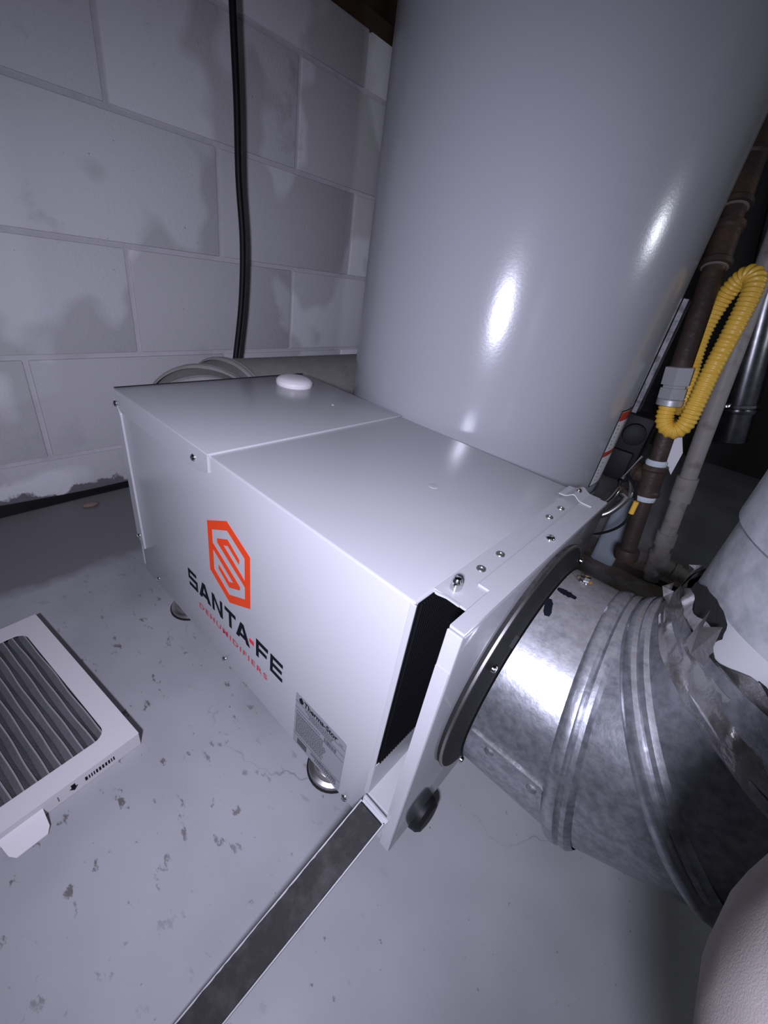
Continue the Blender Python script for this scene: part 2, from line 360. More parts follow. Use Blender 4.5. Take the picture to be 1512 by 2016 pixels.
# vent cap and dimples on the top
DH.add('vent_cap', turned((0.052, 0.245, ZT + 0.002), (0, 0, 1), [(0, 0.0285), (0.003, 0.0295), (0.007, 0.0290), (0.0105, 0.0255), (0.0128, 0.018), (0.0136, 0.008), (0.0138, 0.0003)], 40), 'plastic', label='white round cap on the lid')
DH.add('plug_button', turned((0.4032, 0.1567, ZT - 0.0002), (0, 0, 1), [(0, 0.0058), (0.0005, 0.0055), (0.0007, 0.0040), (0.0007, 0.0003)], 20), 'enamel')
DH.add('plug_button', turned((0.1573, 0.2349, ZT + 0.0021), (0, 0, 1), [(0, 0.0022), (0.0005, 0.0018), (0.0006, 0.0002)], 12), 'plastic')
# feet
FOOT = finish(turned((0, 0, 0), (0, 0, 1), [(0, 0.030), (0.003, 0.031), (0.007, 0.030), (0.009, 0.0255), (0.016, 0.0235), (0.020, 0.017), (0.022, 0.0065), (0.057, 0.0065)], 32), 'foot', 'steel')
FRING = finish(turned((0, 0, 0), (0, 0, 1), [(0, 0.0325), (0.0025, 0.0325), (0.003, 0.0300), (0.0032, 0.029)], 32), 'foot_pad', 'rubber')
for l, w_ in ((0.424, 0.040), (0.062, 0.040), (0.424, 0.262), (0.062, 0.262)):
    f = DH.at('foot', FOOT, (l, w_, 0.0005)); o = bpy.data.objects.new('foot_pad', FRING); COL.objects.link(o); o.parent = f
# black drain plug at the front
DH.add('drain_plug', turned((0.524, 0.066, 0.034), (1, 0, 0.0), [(0, 0.020), (0.014, 0.0215), (0.022, 0.020), (0.026, 0.016), (0.0275, 0.008), (0.028, 0.0003)], 28), 'rubber', label='black rubber plug under the front cover')
DH.add('drain_neck', turned((0.528, 0.066, 0.040), (0, 0, 1), [(0, 0.008), (0.022, 0.008)], 14), 'rubber')

# hinged slot door hanging open to the floor, foam pad inside
def door_pt(s, a, h):      # s along the door from the hinge, a across (0..1), h above the sheet
    LN = 0.252; hz, ez = 0.1115, 0.006
    dz = (hz - ez) / LN; dw = math.sqrt(1 - dz * dz)
    l0 = 0.5035 - 0.047 * s; l1 = 0.5325 - 0.058 * s
    l = l0 + (l1 - l0) * a
    return (l, -0.0025 - dw * s - dz * h * 1.0, hz - dz * s + dw * h)
def door_box(s0, s1, a0, a1, h0, h1, n=14, jit=0.0):
    bm = nb(); rings = []
    for i in range(n + 1):
        s = s0 + (s1 - s0) * i / n; j = random.uniform(-jit, jit); k = random.uniform(-jit, jit)
        rings.append([door_pt(s, a0 + j, h0), door_pt(s, a1 + k, h0), door_pt(s, a1 + k, h1), door_pt(s, a0 + j, h1)])
    return loft(bm, rings, True, True, True)
door = DH.add('slot_door', door_box(0.0, 0.252, 0.0, 1.0, 0.0, 0.0012), 'enamel', sm=0, label='narrow white door of the filter slot, folded down')
DH.add('door_edge', door_box(0.004, 0.252, 0.0, 0.045, 0.001, 0.0060), 'enamel', parent=door, sm=0)
DH.add('door_edge', door_box(0.004, 0.252, 0.965, 1.0, 0.001, 0.0050), 'enamel', parent=door, sm=0)
DH.add('foam_pad', door_box(0.006, 0.250, 0.05, 0.96, 0.0012, 0.0075, 60, 0.012), 'foam', parent=door, sm=0, label='charcoal foam pad')
DH.add('hinge', tube([(0.5030, -0.003, 0.1118), (0.5330, -0.003, 0.1105)], 0.0024, 10), 'enamel')

# emblem: hexagon ring and the two hooks that draw the S
HEX = [(0.2213, 0.2758), (0.2635, 0.2970), (0.3062, 0.2758), (0.3057, 0.2045), (0.2630, 0.1826), (0.2208, 0.2060)]
HIN = [(0.2310, 0.2690), (0.2637, 0.2852), (0.2964, 0.2685), (0.2958, 0.2110), (0.2630, 0.1945), (0.2305, 0.2130)]
def ring_prism(o, i, ax, lo, hi):
    bm = nb(); n = len(o)
    V = [[bm.verts.new(ax(a, b, h)) for a, b in q] for q, h in ((o, lo), (o, hi), (i, hi), (i, lo))]
    for a, b in zip(V, V[1:] + V[:1]):
        for k in range(n): bm.faces.new((a[k], a[(k + 1) % n], b[(k + 1) % n], b[k]))
    return bm
emb = DH.add('emblem', ring_prism(HEX, HIN, left, 0.0, 0.0005), 'orange', sm=0, label='orange-red hexagon emblem')
hook = [(0.2968, 0.2375), (0.2545, 0.2608), (0.2637, 0.2652), (0.2852, 0.2535), (0.2860, 0.2600), (0.2637, 0.2735), (0.2415, 0.2625), (0.2413, 0.2572), (0.2965, 0.2288)]
cx, cz = 0.2636, 0.2399
for q in (hook, [(2 * cx - a, 2 * cz - b) for a, b in hook]):
    DH.add('emblem_hook', poly_prism(q, left, 0.0, 0.0005), 'orange', parent=emb, sm=0)

# big lettering, drawn as strokes on a unit grid
GL = {
 'S': [[(0, .58), (.16, .58), (.16, 1), (0, 1)], [(0, .82), (.92, .82), (.92, 1), (0, 1)], [(0, .42), (1, .42), (1, .6), (0, .6)], [(.84, 0), (1, 0), (1, .6), (.84, .6)], [(.05, 0), (1, 0), (1, .18), (.05, .18)]],
 'A': [[(0, 0), (.24, 0), (.56, 1), (.36, 1)], [(.80, 0), (1.06, 0), (.60, 1), (.38, 1)], [(.18, .18), (.80, .18), (.76, .37), (.24, .37)]],
 'N': [[(0, 0), (.20, 0), (.20, 1), (0, 1)], [(.80, 0), (1, 0), (1, 1), (.80, 1)], [(0, 1), (.22, 1), (1, 0), (.78, 0)]],
 'T': [[(0, .80), (1, .80), (1, 1), (0, 1)], [(.38, 0), (.60, 0), (.60, .9), (.38, .9)]],
 'F': [[(0, 0), (.22, 0), (.22, 1), (0, 1)], [(0, .80), (1, .80), (1, 1), (0, 1)], [(0, .40), (.90, .40), (.90, .58), (0, .58)]],
 'E': [[(0, 0), (.20, 0), (.20, 1), (0, 1)], [(0, .82), (1, .82), (1, 1), (0, 1)], [(0, .41), (.94, .41), (.94, .59), (0, .59)], [(0, 0), (1, 0), (1, .18), (0, .18)]],
 '-': [[(0, .38), (1, .38), (1, .60), (0, .60)]],
}
ZL0, ZL1 = 0.1405, 0.1680
for ch, a, b in (('S', 0.1587, 0.1822), ('A', 0.1862, 0.2140), ('N', 0.2195, 0.2440), ('T', 0.2500, 0.2740), ('A', 0.2745, 0.3022), ('-', 0.3030, 0.3120), ('F', 0.3168, 0.3395), ('E', 0.3443, 0.3665)):
    bm = nb()
    for i, st in enumerate(GL[ch]):
        poly_prism([(a + (b - a) * x, ZL0 + (ZL1 - ZL0) * y) for x, y in st], left, 0.0, 0.0004 + 0.00003 * i, bm)
    DH.add('letter', bm, 'pink' if ch == '-' else 'ink', sm=0)

def text_bm(txt, width, height, bold=0.0, space=1.0):
    """built-in font, scaled to the given width and height, in the xy plane"""
    cu = bpy.data.curves.new('text', 'FONT'); cu.body = txt; cu.size = 1; cu.offset = bold; cu.space_character = space; cu.extrude = 0.0
    cu.resolution_u = 3
    o = bpy.data.objects.new('text', cu); COL.objects.link(o)
    bpy.context.view_layer.update()
    me = bpy.data.meshes.new_from_object(o.evaluated_get(bpy.context.evaluated_depsgraph_get()))
    bpy.data.objects.remove(o); bpy.data.curves.remove(cu)
    bm = nb(); bm.from_mesh(me); bpy.data.meshes.remove(me)
    xs = [v.co.x for v in bm.verts]; ys = [v.co.y for v in bm.verts]
    x0, x1, y0, y1 = min(xs), max(xs), min(ys), max(ys)
    for v in bm.verts: v.co = Vector(((v.co.x - x0) / (x1 - x0) * width, (v.co.y - y0) / (y1 - y0) * height, 0))
    return bm
def on_left(bm, l, z, h):
    for v in bm.verts: v.co = Vector((l + v.co.x, -h - v.co.z, z + v.co.y))
    return bm
DH.add('small_lettering', on_left(text_bm('DEHUMIDIFIERS', 0.155, 0.0088, 0.008, 1.25), 0.1838, 0.1162, 0.0005), 'pink', sm=0)

# silver rating label with its print
def rrect(a0, a1, b0, b1, r, n=5):
    P = []
    for cx_, cy_, s in ((a1 - r, b1 - r, 0), (a0 + r, b1 - r, 1), (a0 + r, b0 + r, 2), (a1 - r, b0 + r, 3)):
        for i in range(n + 1):
            t = (s + i / n) * PI / 2; P.append((cx_ + r * math.cos(t), cy_ + r * math.sin(t)))
    return P
plate = DH.add('rating_label', poly_prism(rrect(0.3914, 0.4690, 0.0650, 0.1515, 0.003), left, 0.0, 0.0004), 'plate', sm=0, label='silver rating label with small print')
H2 = 0.00055
DH.add('label_title', on_left(text_bm('Therma-Stor', 0.052, 0.0078, 0.03), 0.4050, 0.1408, H2), 'ink', parent=plate, sm=0)
DH.add('label_title', on_left(text_bm('LLC', 0.0052, 0.0022, 0.01), 0.4600, 0.1412, H2), 'ink', parent=plate, sm=0)
bm = poly_prism([(0.4005 + 0.0036 * math.sin(t) * (1.0 if math.cos(t) < 0 else 1 - 0.75 * math.cos(t)), 0.1448 + 0.0048 * math.cos(t)) for t in [2 * PI * i / 20 for i in range(20)]], left, 0.0, H2)
DH.add('drop_mark', bm, 'ink', parent=plate, sm=0)
bm = nb()
for z in (0.1386, 0.1288, 0.1192, 0.0815):
    poly_prism([(0.3920, z), (0.4685, z), (0.4685, z + 0.0005), (0.3920, z + 0.0005)], left, 0.0, H2, bm)
DH.add('ruled_lines', bm, 'ink_grey', parent=plate, sm=0)
bm = nb()
for r_ in range(12):
    z = 0.1168 - r_ * 0.0028; x = 0.3945; end = 0.4375 if r_ < 3 else 0.444 - 0.0006 * r_
    while x < end:
        wd = random.uniform(0.001, 0.0035); poly_prism([(x, z), (x + wd, z), (x + wd, z + 0.0013), (x, z + 0.0013)], left, 0.0, H2, bm); x += wd + 0.0007
for r_, (x, end) in enumerate(((0.408, 0.452), (0.412, 0.450), (0.4145, 0.447))):
    z = 0.1358 - r_ * 0.0026
    while x < end:
        wd = random.uniform(0.001, 0.003); poly_prism([(x, z), (x + wd, z), (x + wd, z + 0.0012), (x, z + 0.0012)], left, 0.0, H2, bm); x += wd + 0.0007
x = 0.3945
while x < 0.433:
    wd = random.uniform(0.001, 0.003); poly_prism([(x, 0.1228), (x + wd, 0.1228), (x + wd, 0.1240), (x, 0.1240)], left, 0.0, H2, bm); x += wd + 0.0007
DH.add('fine_print', bm, 'ink_grey', parent=plate, sm=0)
for x0, x1, z0, z1 in ((0.4225, 0.4630, 0.0735, 0.0790), (0.4394, 0.4580, 0.1205, 0.1268)):
    x = x0; bm = nb()
    while x < x1:
        wd = random.choice((0.0004, 0.0007, 0.0011)); poly_prism([(x, z0), (x + wd, z0), (x + wd, z1), (x, z1)], left, 0.0, H2, bm); x += wd + random.choice((0.0004, 0.0007))
    DH.add('barcode', bm, 'ink_grey', parent=plate, sm=0)
DH.add('black_patch', poly_prism([(0.3990, 0.0675), (0.4150, 0.0675), (0.4150, 0.0775), (0.3990, 0.0775)], left, 0.0, H2), 'ink_grey', parent=plate, sm=0)
bm = nb(); x = 0.4290
while x < 0.4625:
    poly_prism([(x, 0.0697), (x + 0.0016, 0.0697), (x + 0.0016, 0.0722), (x, 0.0722)], left, 0.0, H2, bm); x += 0.0027
DH.add('serial_print', bm, 'ink_grey', parent=plate, sm=0)

# collar on the front face: dark gasket ring and tab
CW, CZ, CR = 0.155, 0.228, 0.1076
DH.add('collar_gasket', turned((L_ - 0.001, CW, CZ), (1, 0, 0), [(0, 0.118), (0, 0.1265), (0.005, 0.1275), (0.007, 0.126), (0.009, 0.118), (0.012, 0.111), (0.014, 0.1095), (0.014, 0.100)], 72, cap=False), 'gasket')
DH.add('collar_rim', turned((L_ + 0.0035, CW, CZ), (1, 0, 0), [(0, 0.1268), (0.0, 0.1283), (0.002, 0.1283), (0.002, 0.1262)], 72, cap=False), 'steel')
for a in (2.55, 4.05, 0.9):
    c = Vector((L_ + 0.010, CW + 0.118 * math.cos(a), CZ + 0.118 * math.sin(a)))
    DH.add('collar_screw', turned(c, (1, 0, 0), [(0, 0.0035), (0.002, 0.0033), (0.003, 0.002), (0.0031, 0.0003)], 12), 'chrome')

# ------------------------------------------------------------------ galvanised elbow turning upwards to a standing duct
RC = 0.140; LC = 0.6355 - 0.268 * RC; COS = math.cos(math.radians(15))
def mit(th, a, r=CR, dr=0.0, sh=0.0):
    """point on the mitre at angle th (radians) of the bend, a round the duct; dr outwards, sh along the duct"""
    e = r * math.sin(a); rad = (RC + e) / COS
    n = Vector((math.cos(th), 0, math.sin(th))); ra = Vector((math.sin(th), 0, -math.cos(th)))
    p = Vector((LC, CW + r * math.cos(a), CZ + RC)) + ra * rad
    return p + (ra * math.sin(a) + Vector((0, math.cos(a), 0))) * dr + n * sh
NA = 72
def ringm(deg, dr=0.0, sh=0.0, r=CR): return [mit(math.radians(deg), 2 * PI * i / NA, r, dr, sh) for i in range(NA)]
def ring_start(l, dr=0.0): return [Vector((l, CW + (CR + dr) * math.cos(2 * PI * i / NA), CZ - (CR + dr) * math.sin(2 * PI * i / NA))) for i in range(NA)]
def ring_up(z, dr=0.0): return [Vector((LC + RC + (CR + dr) * math.sin(2 * PI * i / NA), CW + (CR + dr) * math.cos(2 * PI * i / NA), z)) for i in range(NA)]
BEAD = [(-0.0135, 0.0), (-0.0105, 0.0035), (-0.0065, 0.0050), (-0.0025, 0.0046), (0.0, 0.0022), (0.0022, 0.0040), (0.0055, 0.0040), (0.0085, 0.0018), (0.010, 0.0)]
def make_elbow(T, m, bead=True):
    T.add('gore', loft(nb(), [ring_start(0.5565), ring_start(0.58), ringm(15)]), m)
    T.add('gore', loft(nb(), [ringm(15), ringm(45)]), m)
    T.add('gore', loft(nb(), [ringm(45), ringm(75)]), m)
    for dg in (15, 45):
        T.add('joint_bead', loft(nb(), [ringm(dg, h, s) for s, h in BEAD]), m)
EL = Thing('duct_elbow', 'galvanised sheet metal elbow on the front of the dehumidifier, bending upwards', 'duct elbow', (LC + RC * 0.6, CW, 0.14), True)
make_elbow(EL, 'galv')
EL.add('gore', loft(nb(), [ringm(75), ring_up(CZ + RC + 0.012)]), 'galv')
EL.add('end_rim', loft(nb(), [ringm(75, 0.0, -0.006), ringm(75, 0.0022, -0.004), ringm(75, 0.0026, 0.002), ringm(75, 0.0, 0.004)]), 'galv')
# lock seam low on the near side of the first length
def cyl_pt(l, ang, dr): return Vector((l, CW + (CR + dr) * math.cos(ang), CZ + (CR + dr) * math.sin(ang)))
def cyl_patch(l0, l1, a0, a1, dr, n=10, skew=0.0):
    bm = nb()
    return loft(bm, [[cyl_pt(l + skew * k / n, a0 + (a1 - a0) * k / n, d) for k in range(n + 1)] + [cyl_pt(l + skew * k / n, a0 + (a1 - a0) * k / n, -0.0005) for k in range(n, -1, -1)] for l, d in ((l0, dr), (l1, dr))], True, True, True)
SEAM = 3.115
EL.add('lock_seam', cyl_patch(0.558, 0.622, SEAM, SEAM + 0.42, 0.0014), 'galv')
EL.add('seam_fold', cyl_patch(0.558, 0.620, SEAM - 0.016, SEAM + 0.004, 0.0022, 3), 'galv')
for l, a in ((0.577, SEAM + 0.06), (0.6150, SEAM + 0.07)):
    p = cyl_pt(l, a, 0.001); EL.add('seam_rivet', turned(p, (0, math.cos(a), math.sin(a)), [(0, 0.0042), (0.001, 0.0040), (0.0022, 0.0024), (0.0026, 0.0003)], 12), 'galv')
# bolt, tab and marker strokes on the top of the first length
a = 1.412; p = cyl_pt(0.5694, a, 0.0)
bm = turned(p, (0, math.cos(a), math.sin(a)), [(0, 0.0072), (0.0012, 0.0070), (0.0013, 0.0046)], 20); turned(p, (0, math.cos(a), math.sin(a)), [(0.001, 0.0048), (0.0052, 0.0046), (0.0056, 0.0030)], 6, bm)
EL.add('hex_screw', bm, 'chrome')
def stroke(l0, a0, l1, a1, wd):
    n = 12; bm = nb(); T_, B_ = [], []
    for i in range(n + 1):
        t = i / n; l = l0 + (l1 - l0) * t; aa = a0 + (a1 - a0) * t; ww = wd * (0.55 + 0.45 * math.sin(PI * t)) * random.uniform(0.8, 1.15)
        dl, da = -(a1 - a0) * CR, (l1 - l0); q = math.hypot(dl, da) or 1
        T_.append(cyl_pt(l + dl / q * ww, aa + da / q * ww / CR, 0.0005)); B_.append(cyl_pt(l - dl / q * ww, aa - da / q * ww / CR, 0.0005))
    return loft(bm, [T_, B_], False)
EL.add('marker_stroke', stroke(0.5572, 1.72, 0.5735, 1.715, 0.0034), 'ink', sm=0, label='black marker stroke')
EL.add('marker_stroke', stroke(0.5572, 1.86, 0.5632, 2.01, 0.0038), 'ink', sm=0, label='black marker stroke')
EL.add('collar_tab', cyl_patch(0.548, 0.5555, 2.27, 2.37, 0.004, 3), 'gasket', sm=0)
# seam and rivet on the third length
P0, P1 = math.radians(45), math.radians(75)
for nm, aa, wd in (('gore_seam', 2.62, 0.010),):
    bm = nb(); rows = []
    for k in range(7):
        t = k / 6; A = mit(P0, aa, CR, 0.0015, 0.012); B = mit(P1, aa, CR, 0.0015, -0.004); A2 = mit(P0, aa - wd * 4, CR, 0.0004, 0.012); B2 = mit(P1, aa - wd * 4, CR, 0.0004, -0.004)
        rows.append([A.lerp(B, t), A2.lerp(B2, t)])
    EL.add(nm, loft(bm, rows, False), 'galv')
p = mit(P0, 2.50, CR, 0.001, 0.020); d = p - Vector((LC + 0.06, CW, CZ + RC - RC * 0.7)); 
EL.add('seam_rivet', turned(p, (p - mit(P0, 2.50, CR * 0.6, 0, 0.02)), [(0, 0.0055), (0.0012, 0.0052), (0.003, 0.003), (0.0034, 0.0003)], 14), 'galv')

# standing duct above the elbow
DU = Thing('standing_duct', 'pale grey galvanised duct rising from the elbow at the right edge', 'duct', (LC + RC, CW, CZ + RC), True)
AX, AY = LC + RC, CW
def vring(z, r): return [(AX + r * math.cos(2 * PI * i / NA), AY + r * math.sin(2 * PI * i / NA), z) for i in range(NA)]
DU.add('duct_wall', loft(nb(), [vring(0.352, 0.1005), vring(0.455, 0.1005)]), 'galv2')
DU.add('duct_wall', loft(nb(), [vring(0.444, 0.1015), vring(0.446, 0.1035), vring(1.285, 0.1035)]), 'galv2')
def vpatch(z0, z1, a0, a1, r, n=12, wob=0.0):
    bm = nb(); top_, bot, = [], []
    for k in range(n + 1):
        a = a0 + (a1 - a0) * k / n
        for lst, z in ((top_, z1), (bot, z0)):
            zz = z + random.uniform(-wob, wob); lst.append((AX + r * math.cos(a), AY + r * math.sin(a), zz))
    return loft(bm, [top_, bot], False)
# looking from the photo the near side of the duct is at about -110 degrees
DU.add('tape_strip', vpatch(0.376, 0.4005, math.radians(-147), math.radians(-122), 0.1012), 'tape', sm=60, label='pale tape strip')
DU.add('dark_patch', vpatch(0.356, 0.389, math.radians(-127), math.radians(-80), 0.1014, 20, 0.002), 'gasket', sm=60, label='dark patch low on the duct')  # near-black patch with slightly ragged edges
bm = nb(); cen = bm.verts.new((0, 0, 0)); ca, cz_ = math.radians(-158), 0.386; ed = []  # dark reflection in the gap by the foil, painted as a patch
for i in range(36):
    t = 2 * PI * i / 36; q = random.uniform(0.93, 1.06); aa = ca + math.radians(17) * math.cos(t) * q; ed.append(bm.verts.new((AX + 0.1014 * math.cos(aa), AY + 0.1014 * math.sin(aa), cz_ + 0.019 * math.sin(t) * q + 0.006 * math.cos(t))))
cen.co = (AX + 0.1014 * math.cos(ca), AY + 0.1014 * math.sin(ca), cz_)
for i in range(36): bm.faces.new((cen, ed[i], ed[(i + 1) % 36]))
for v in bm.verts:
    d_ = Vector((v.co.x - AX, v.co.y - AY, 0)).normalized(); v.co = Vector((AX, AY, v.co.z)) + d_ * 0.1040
DU.add('dark_patch', bm, 'gasket', sm=60, label='round black patch painted for the dark gap beside the foil')

# crumpled foil wrapped over the joint
FO = Thing('foil_wrap', 'crumpled aluminium foil wrapped round the joint of elbow and standing duct', 'foil', (AX, AY, CZ + RC), True)
random.seed(21)
bm = nb(); rows = []; n = 150; NJ = 7
for j in range(NJ):
    t = j / (NJ - 1); ring = []
    ph = [(random.uniform(0, 6.3), random.choice((5, 8, 11, 17)), random.uniform(0.4, 1.0)) for _ in range(4)]
    for i in range(n):
        a = 2 * PI * i / n
        A = mit(math.radians(75), a, CR, 0.0026, -0.004); B = Vector((AX + 0.1045 * math.sin(a), AY + 0.1045 * math.cos(a), 0.386))
        p = A.lerp(B, t); o_ = (p - Vector((AX, AY, p.z))).normalized()
        f = sum(q * math.sin(a * k + h) for h, k, q in ph) / 2.2
        amp = (0, 0.0022, 0.0034, 0.0036, 0.0034, 0.0030, 0.0026)[j]
        p = p + o_ * (amp * f * (1 if j % 2 else -1) + random.uniform(-1, 1) * amp * 0.12) + Vector((0, 0, (0.006 * f if j == NJ - 1 else 0.0022 * f) + random.uniform(-1, 1) * amp * 0.08))
        ring.append(p)
    rows.append(ring)
loft(bm, rows)
FO.add('foil_skirt', bm, 'foil', sm=28)
for a, z0, hh, ww, lean in ((4.06, 0.376, 0.030, 0.010, 0.003), (4.62, 0.372, 0.010, 0.010, 0.002), (5.15, 0.370, 0.009, 0.012, 0.002)):
    rdir = Vector((math.sin(a), math.cos(a), 0)); tdir = Vector((math.cos(a), -math.sin(a), 0)); c = Vector((AX, AY, z0)) + rdir * (CR + 0.003)
    q = [c - tdir * ww, c - tdir * ww * 0.2 + rdir * 0.004, c + tdir * ww, c + tdir * ww * 0.6 + rdir * lean + Vector((0, 0, hh)), c - tdir * ww * 0.1 + rdir * (lean + 0.006) + Vector((0, 0, hh * 0.7)), c - tdir * ww * 0.5 + rdir * lean * 0.4 + Vector((0, 0, hh * 0.9))]
    bm = nb(); V = [bm.verts.new(v) for v in q]
    for f in ((0, 1, 5), (1, 4, 5), (1, 2, 3), (1, 3, 4)): bm.faces.new([V[k] for k in f])
    FO.add('foil_flap', bm, 'foil', sm=0)
random.seed(5)

# ------------------------------------------------------------------ duct behind the dehumidifier
bk = Thing('rear_duct', 'dusty grey duct elbow and pipe running along the wall behind the dehumidifier', 'duct', (-0.12, 0.30, 0.13), True)
ZR = 0.238
def rmit(deg, a, dr=0.0, sh=0.0):
    th = math.radians(deg); r = CR; e = r * math.sin(a); rad = (RC + e) / COS
    n_ = Vector((-math.cos(th), math.sin(th), 0)); ra = Vector((-math.sin(th), -math.cos(th), 0))
    p = Vector((-0.030, CW + RC, ZR + r * math.cos(a))) + ra * rad
    return p + (ra * math.sin(a) + Vector((0, 0, math.cos(a)))) * dr + n_ * sh
def rr(deg, dr=0, sh=0): return [rmit(deg, 2 * PI * i / NA, dr, sh) for i in range(NA)]
def rs(l): return [Vector((l, CW - CR * math.sin(2 * PI * i / NA), ZR + CR * math.cos(2 * PI * i / NA))) for i in range(NA)]
def re_(w_, dr=0): return [Vector((-0.030 - RC - (CR + dr) * math.sin(2 * PI * i / NA), w_, ZR + (CR + dr) * math.cos(2 * PI * i / NA))) for i in range(NA)]
bk.add('collar', loft(nb(), [rs(-0.0065), rs(-0.03), rr(15)]), 'galv_dusty')
bk.add('gore', loft(nb(), [rr(15), rr(45)]), 'galv_dusty')
bk.add('gore', loft(nb(), [rr(45), rr(75)]), 'galv_dusty')
for dg in (15, 45, 75): bk.add('joint_bead', loft(nb(), [rr(dg, h, s) for s, h in BEAD]), 'galv_dusty')
bk.add('pipe', loft(nb(), [rr(75), re_(CW + RC), re_(0.62), re_(1.15)]), 'galv_dusty')

# ------------------------------------------------------------------ black cable hanging in front of the wall
cp = [(0.10, 0.615, 1.30), (0.10, 0.619, 1.05), (0.10, 0.622, 0.889), (0.10, 0.627, 0.764), (0.10, 0.628, 0.653), (0.10, 0.635, 0.543), (0.10, 0.629, 0.427), (0.105, 0.606, 0.297), (0.115, 0.59, 0.22), (0.10, 0.56, 0.12), (0.07, 0.55, 0.03), (0.05, 0.6, 0.007), (0.04, 0.75, 0.007)]
solo('power_cable', tube(smooth_path(cp, 6), 0.0062, 12), 'rubber', 'black cable hanging down in front of the block wall', 'cable', (0.04, 0.75, 0.0), sm=60)

# ------------------------------------------------------------------ water heater tank
TX, TY, TR = 0.6478, 0.7994, 0.2495
WH = Thing('water_heater', 'tall grey cylindrical water heater tank beside the dehumidifier', 'water heater', (TX, TY, 0))
def tring(z, r, n=128): return [(TX + r * math.cos(2 * PI * i / n), TY + r * math.sin(2 * PI * i / n), z) for i in range(n)]
WH.add('tank_jacket', loft(nb(), [tring(0.05, TR - 0.004), tring(0.055, TR), tring(0.16, TR), tring(0.16, TR), tring(1.07, TR), tring(1.085, TR - 0.006), tring(1.092, TR - 0.04)], True, True, True), 'tank', sm=35)
WH.add('base_skirt', loft(nb(), [tring(0.012, TR - 0.012), tring(0.05, TR - 0.012)], True, True, True), 'black')
for k in range(3):
    a = k * 2 * PI / 3 + 0.4; WH.add('leg', turned((TX + 0.18 * math.cos(a), TY + 0.18 * math.sin(a), 0.0), (0, 0, 1), [(0, 0.02), (0.013, 0.02)], 16), 'black')
# warning label wrapped on the right flank
def tpatch(z0, z1, a0, a1, dr, n=10):
    return loft(nb(), [[(TX + (TR + dr) * math.cos(a0 + (a1 - a0) * k / n), TY + (TR + dr) * math.sin(a0 + (a1 - a0) * k / n), z) for k in range(n + 1)] for z in (z0, z1)], False)
rd = math.radians
lab = WH.add('warning_label', tpatch(0.288, 0.415, rd(-8), rd(25), 0.0008), 'paper', sm=60, label='white warning label with red bands')
WH.add('label_border', tpatch(0.286, 0.417, rd(-8.6), rd(25), 0.0005), 'ink', parent=lab, sm=60)
for z0, z1 in ((0.400, 0.4145), (0.340, 0.349)): WH.add('red_band', tpatch(z0, z1, rd(-8), rd(25), 0.0011), 'red', parent=lab, sm=60)
bm = nb()
for k in range(16):
    z = 0.392 - k * 0.0064
    if 0.334 < z < 0.352: continue
    a0 = rd(-5.5 if k % 4 else -6.5); a1 = rd(9)
    V = [bm.verts.new((TX + (TR + 0.0014) * math.cos(a), TY + (TR + 0.0014) * math.sin(a), zz)) for a, zz in ((a0, z), (a1, z), (a1, z + 0.0018), (a0, z + 0.0018))]
    bm.faces.new(V)
WH.add('label_print', bm, 'ink_grey', parent=lab, sm=0)
# gas valve, burner tube and wiring on the flank that faces right
gv = WH.add('gas_valve', box(0.885, 0.936, 0.835, 0.885, 0.290, 0.405, 0.006, 2), 'black', label='black gas control valve')
WH.add('valve_knob', turned((0.915, 0.832, 0.375), (0.2, -1, 0.1), [(0, 0.018), (0.012, 0.017), (0.014, 0.012)], 20), 'black', parent=gv)
WH.add('valve_cover', box(0.895, 0.928, 0.826, 0.840, 0.298, 0.345, 0.003, 2), 'black', parent=gv)
WH.add('valve_bracket', box(0.895, 0.902, 0.845, 0.875, 0.40, 0.575), 'strap', sm=0)
WH.add('burner_tube', tube(smooth_path([(0.925, 0.835, 0.296), (0.932, 0.815, 0.285), (0.926, 0.79, 0.262), (0.905, 0.78, 0.245)], 6), 0.0042, 10), 'chrome', sm=60)
WH.add('burner_tube', tube(smooth_path([(0.938, 0.845, 0.300), (0.950, 0.825, 0.280), (0.936, 0.80, 0.245), (0.908, 0.79, 0.225)], 6), 0.0055, 10), 'steel', sm=60)
WH.add('pilot_tube', tube([(0.940, 0.835, 0.345), (0.928, 0.828, 0.300)], 0.0022, 8), 'chrome', sm=60)
WH.add('tube_nut', turned((0.940, 0.823, 0.284), (0.3, -0.8, -0.5), [(0, 0.0075), (0.012, 0.0075)], 6), 'chrome', sm=0)
WH.add('access_door', tpatch(0.15, 0.27, rd(-6), rd(24), 0.003, 8), 'bluegrey', sm=60)
WH.add('igniter_wire', tube(smooth_path([(0.930, 0.836, 0.31), (0.955, 0.815, 0.295), (0.9665, 0.795, 0.27), (0.962, 0.79, 0.235), (0.935, 0.80, 0.20), (0.905, 0.80, 0.19)], 6), 0.0022, 8), 'black', sm=60)
WH.add('wire_sleeve', tube([(0.9665, 0.792, 0.284), (0.9675, 0.791, 0.262)], 0.0042, 10), 'yellow', sm=60)

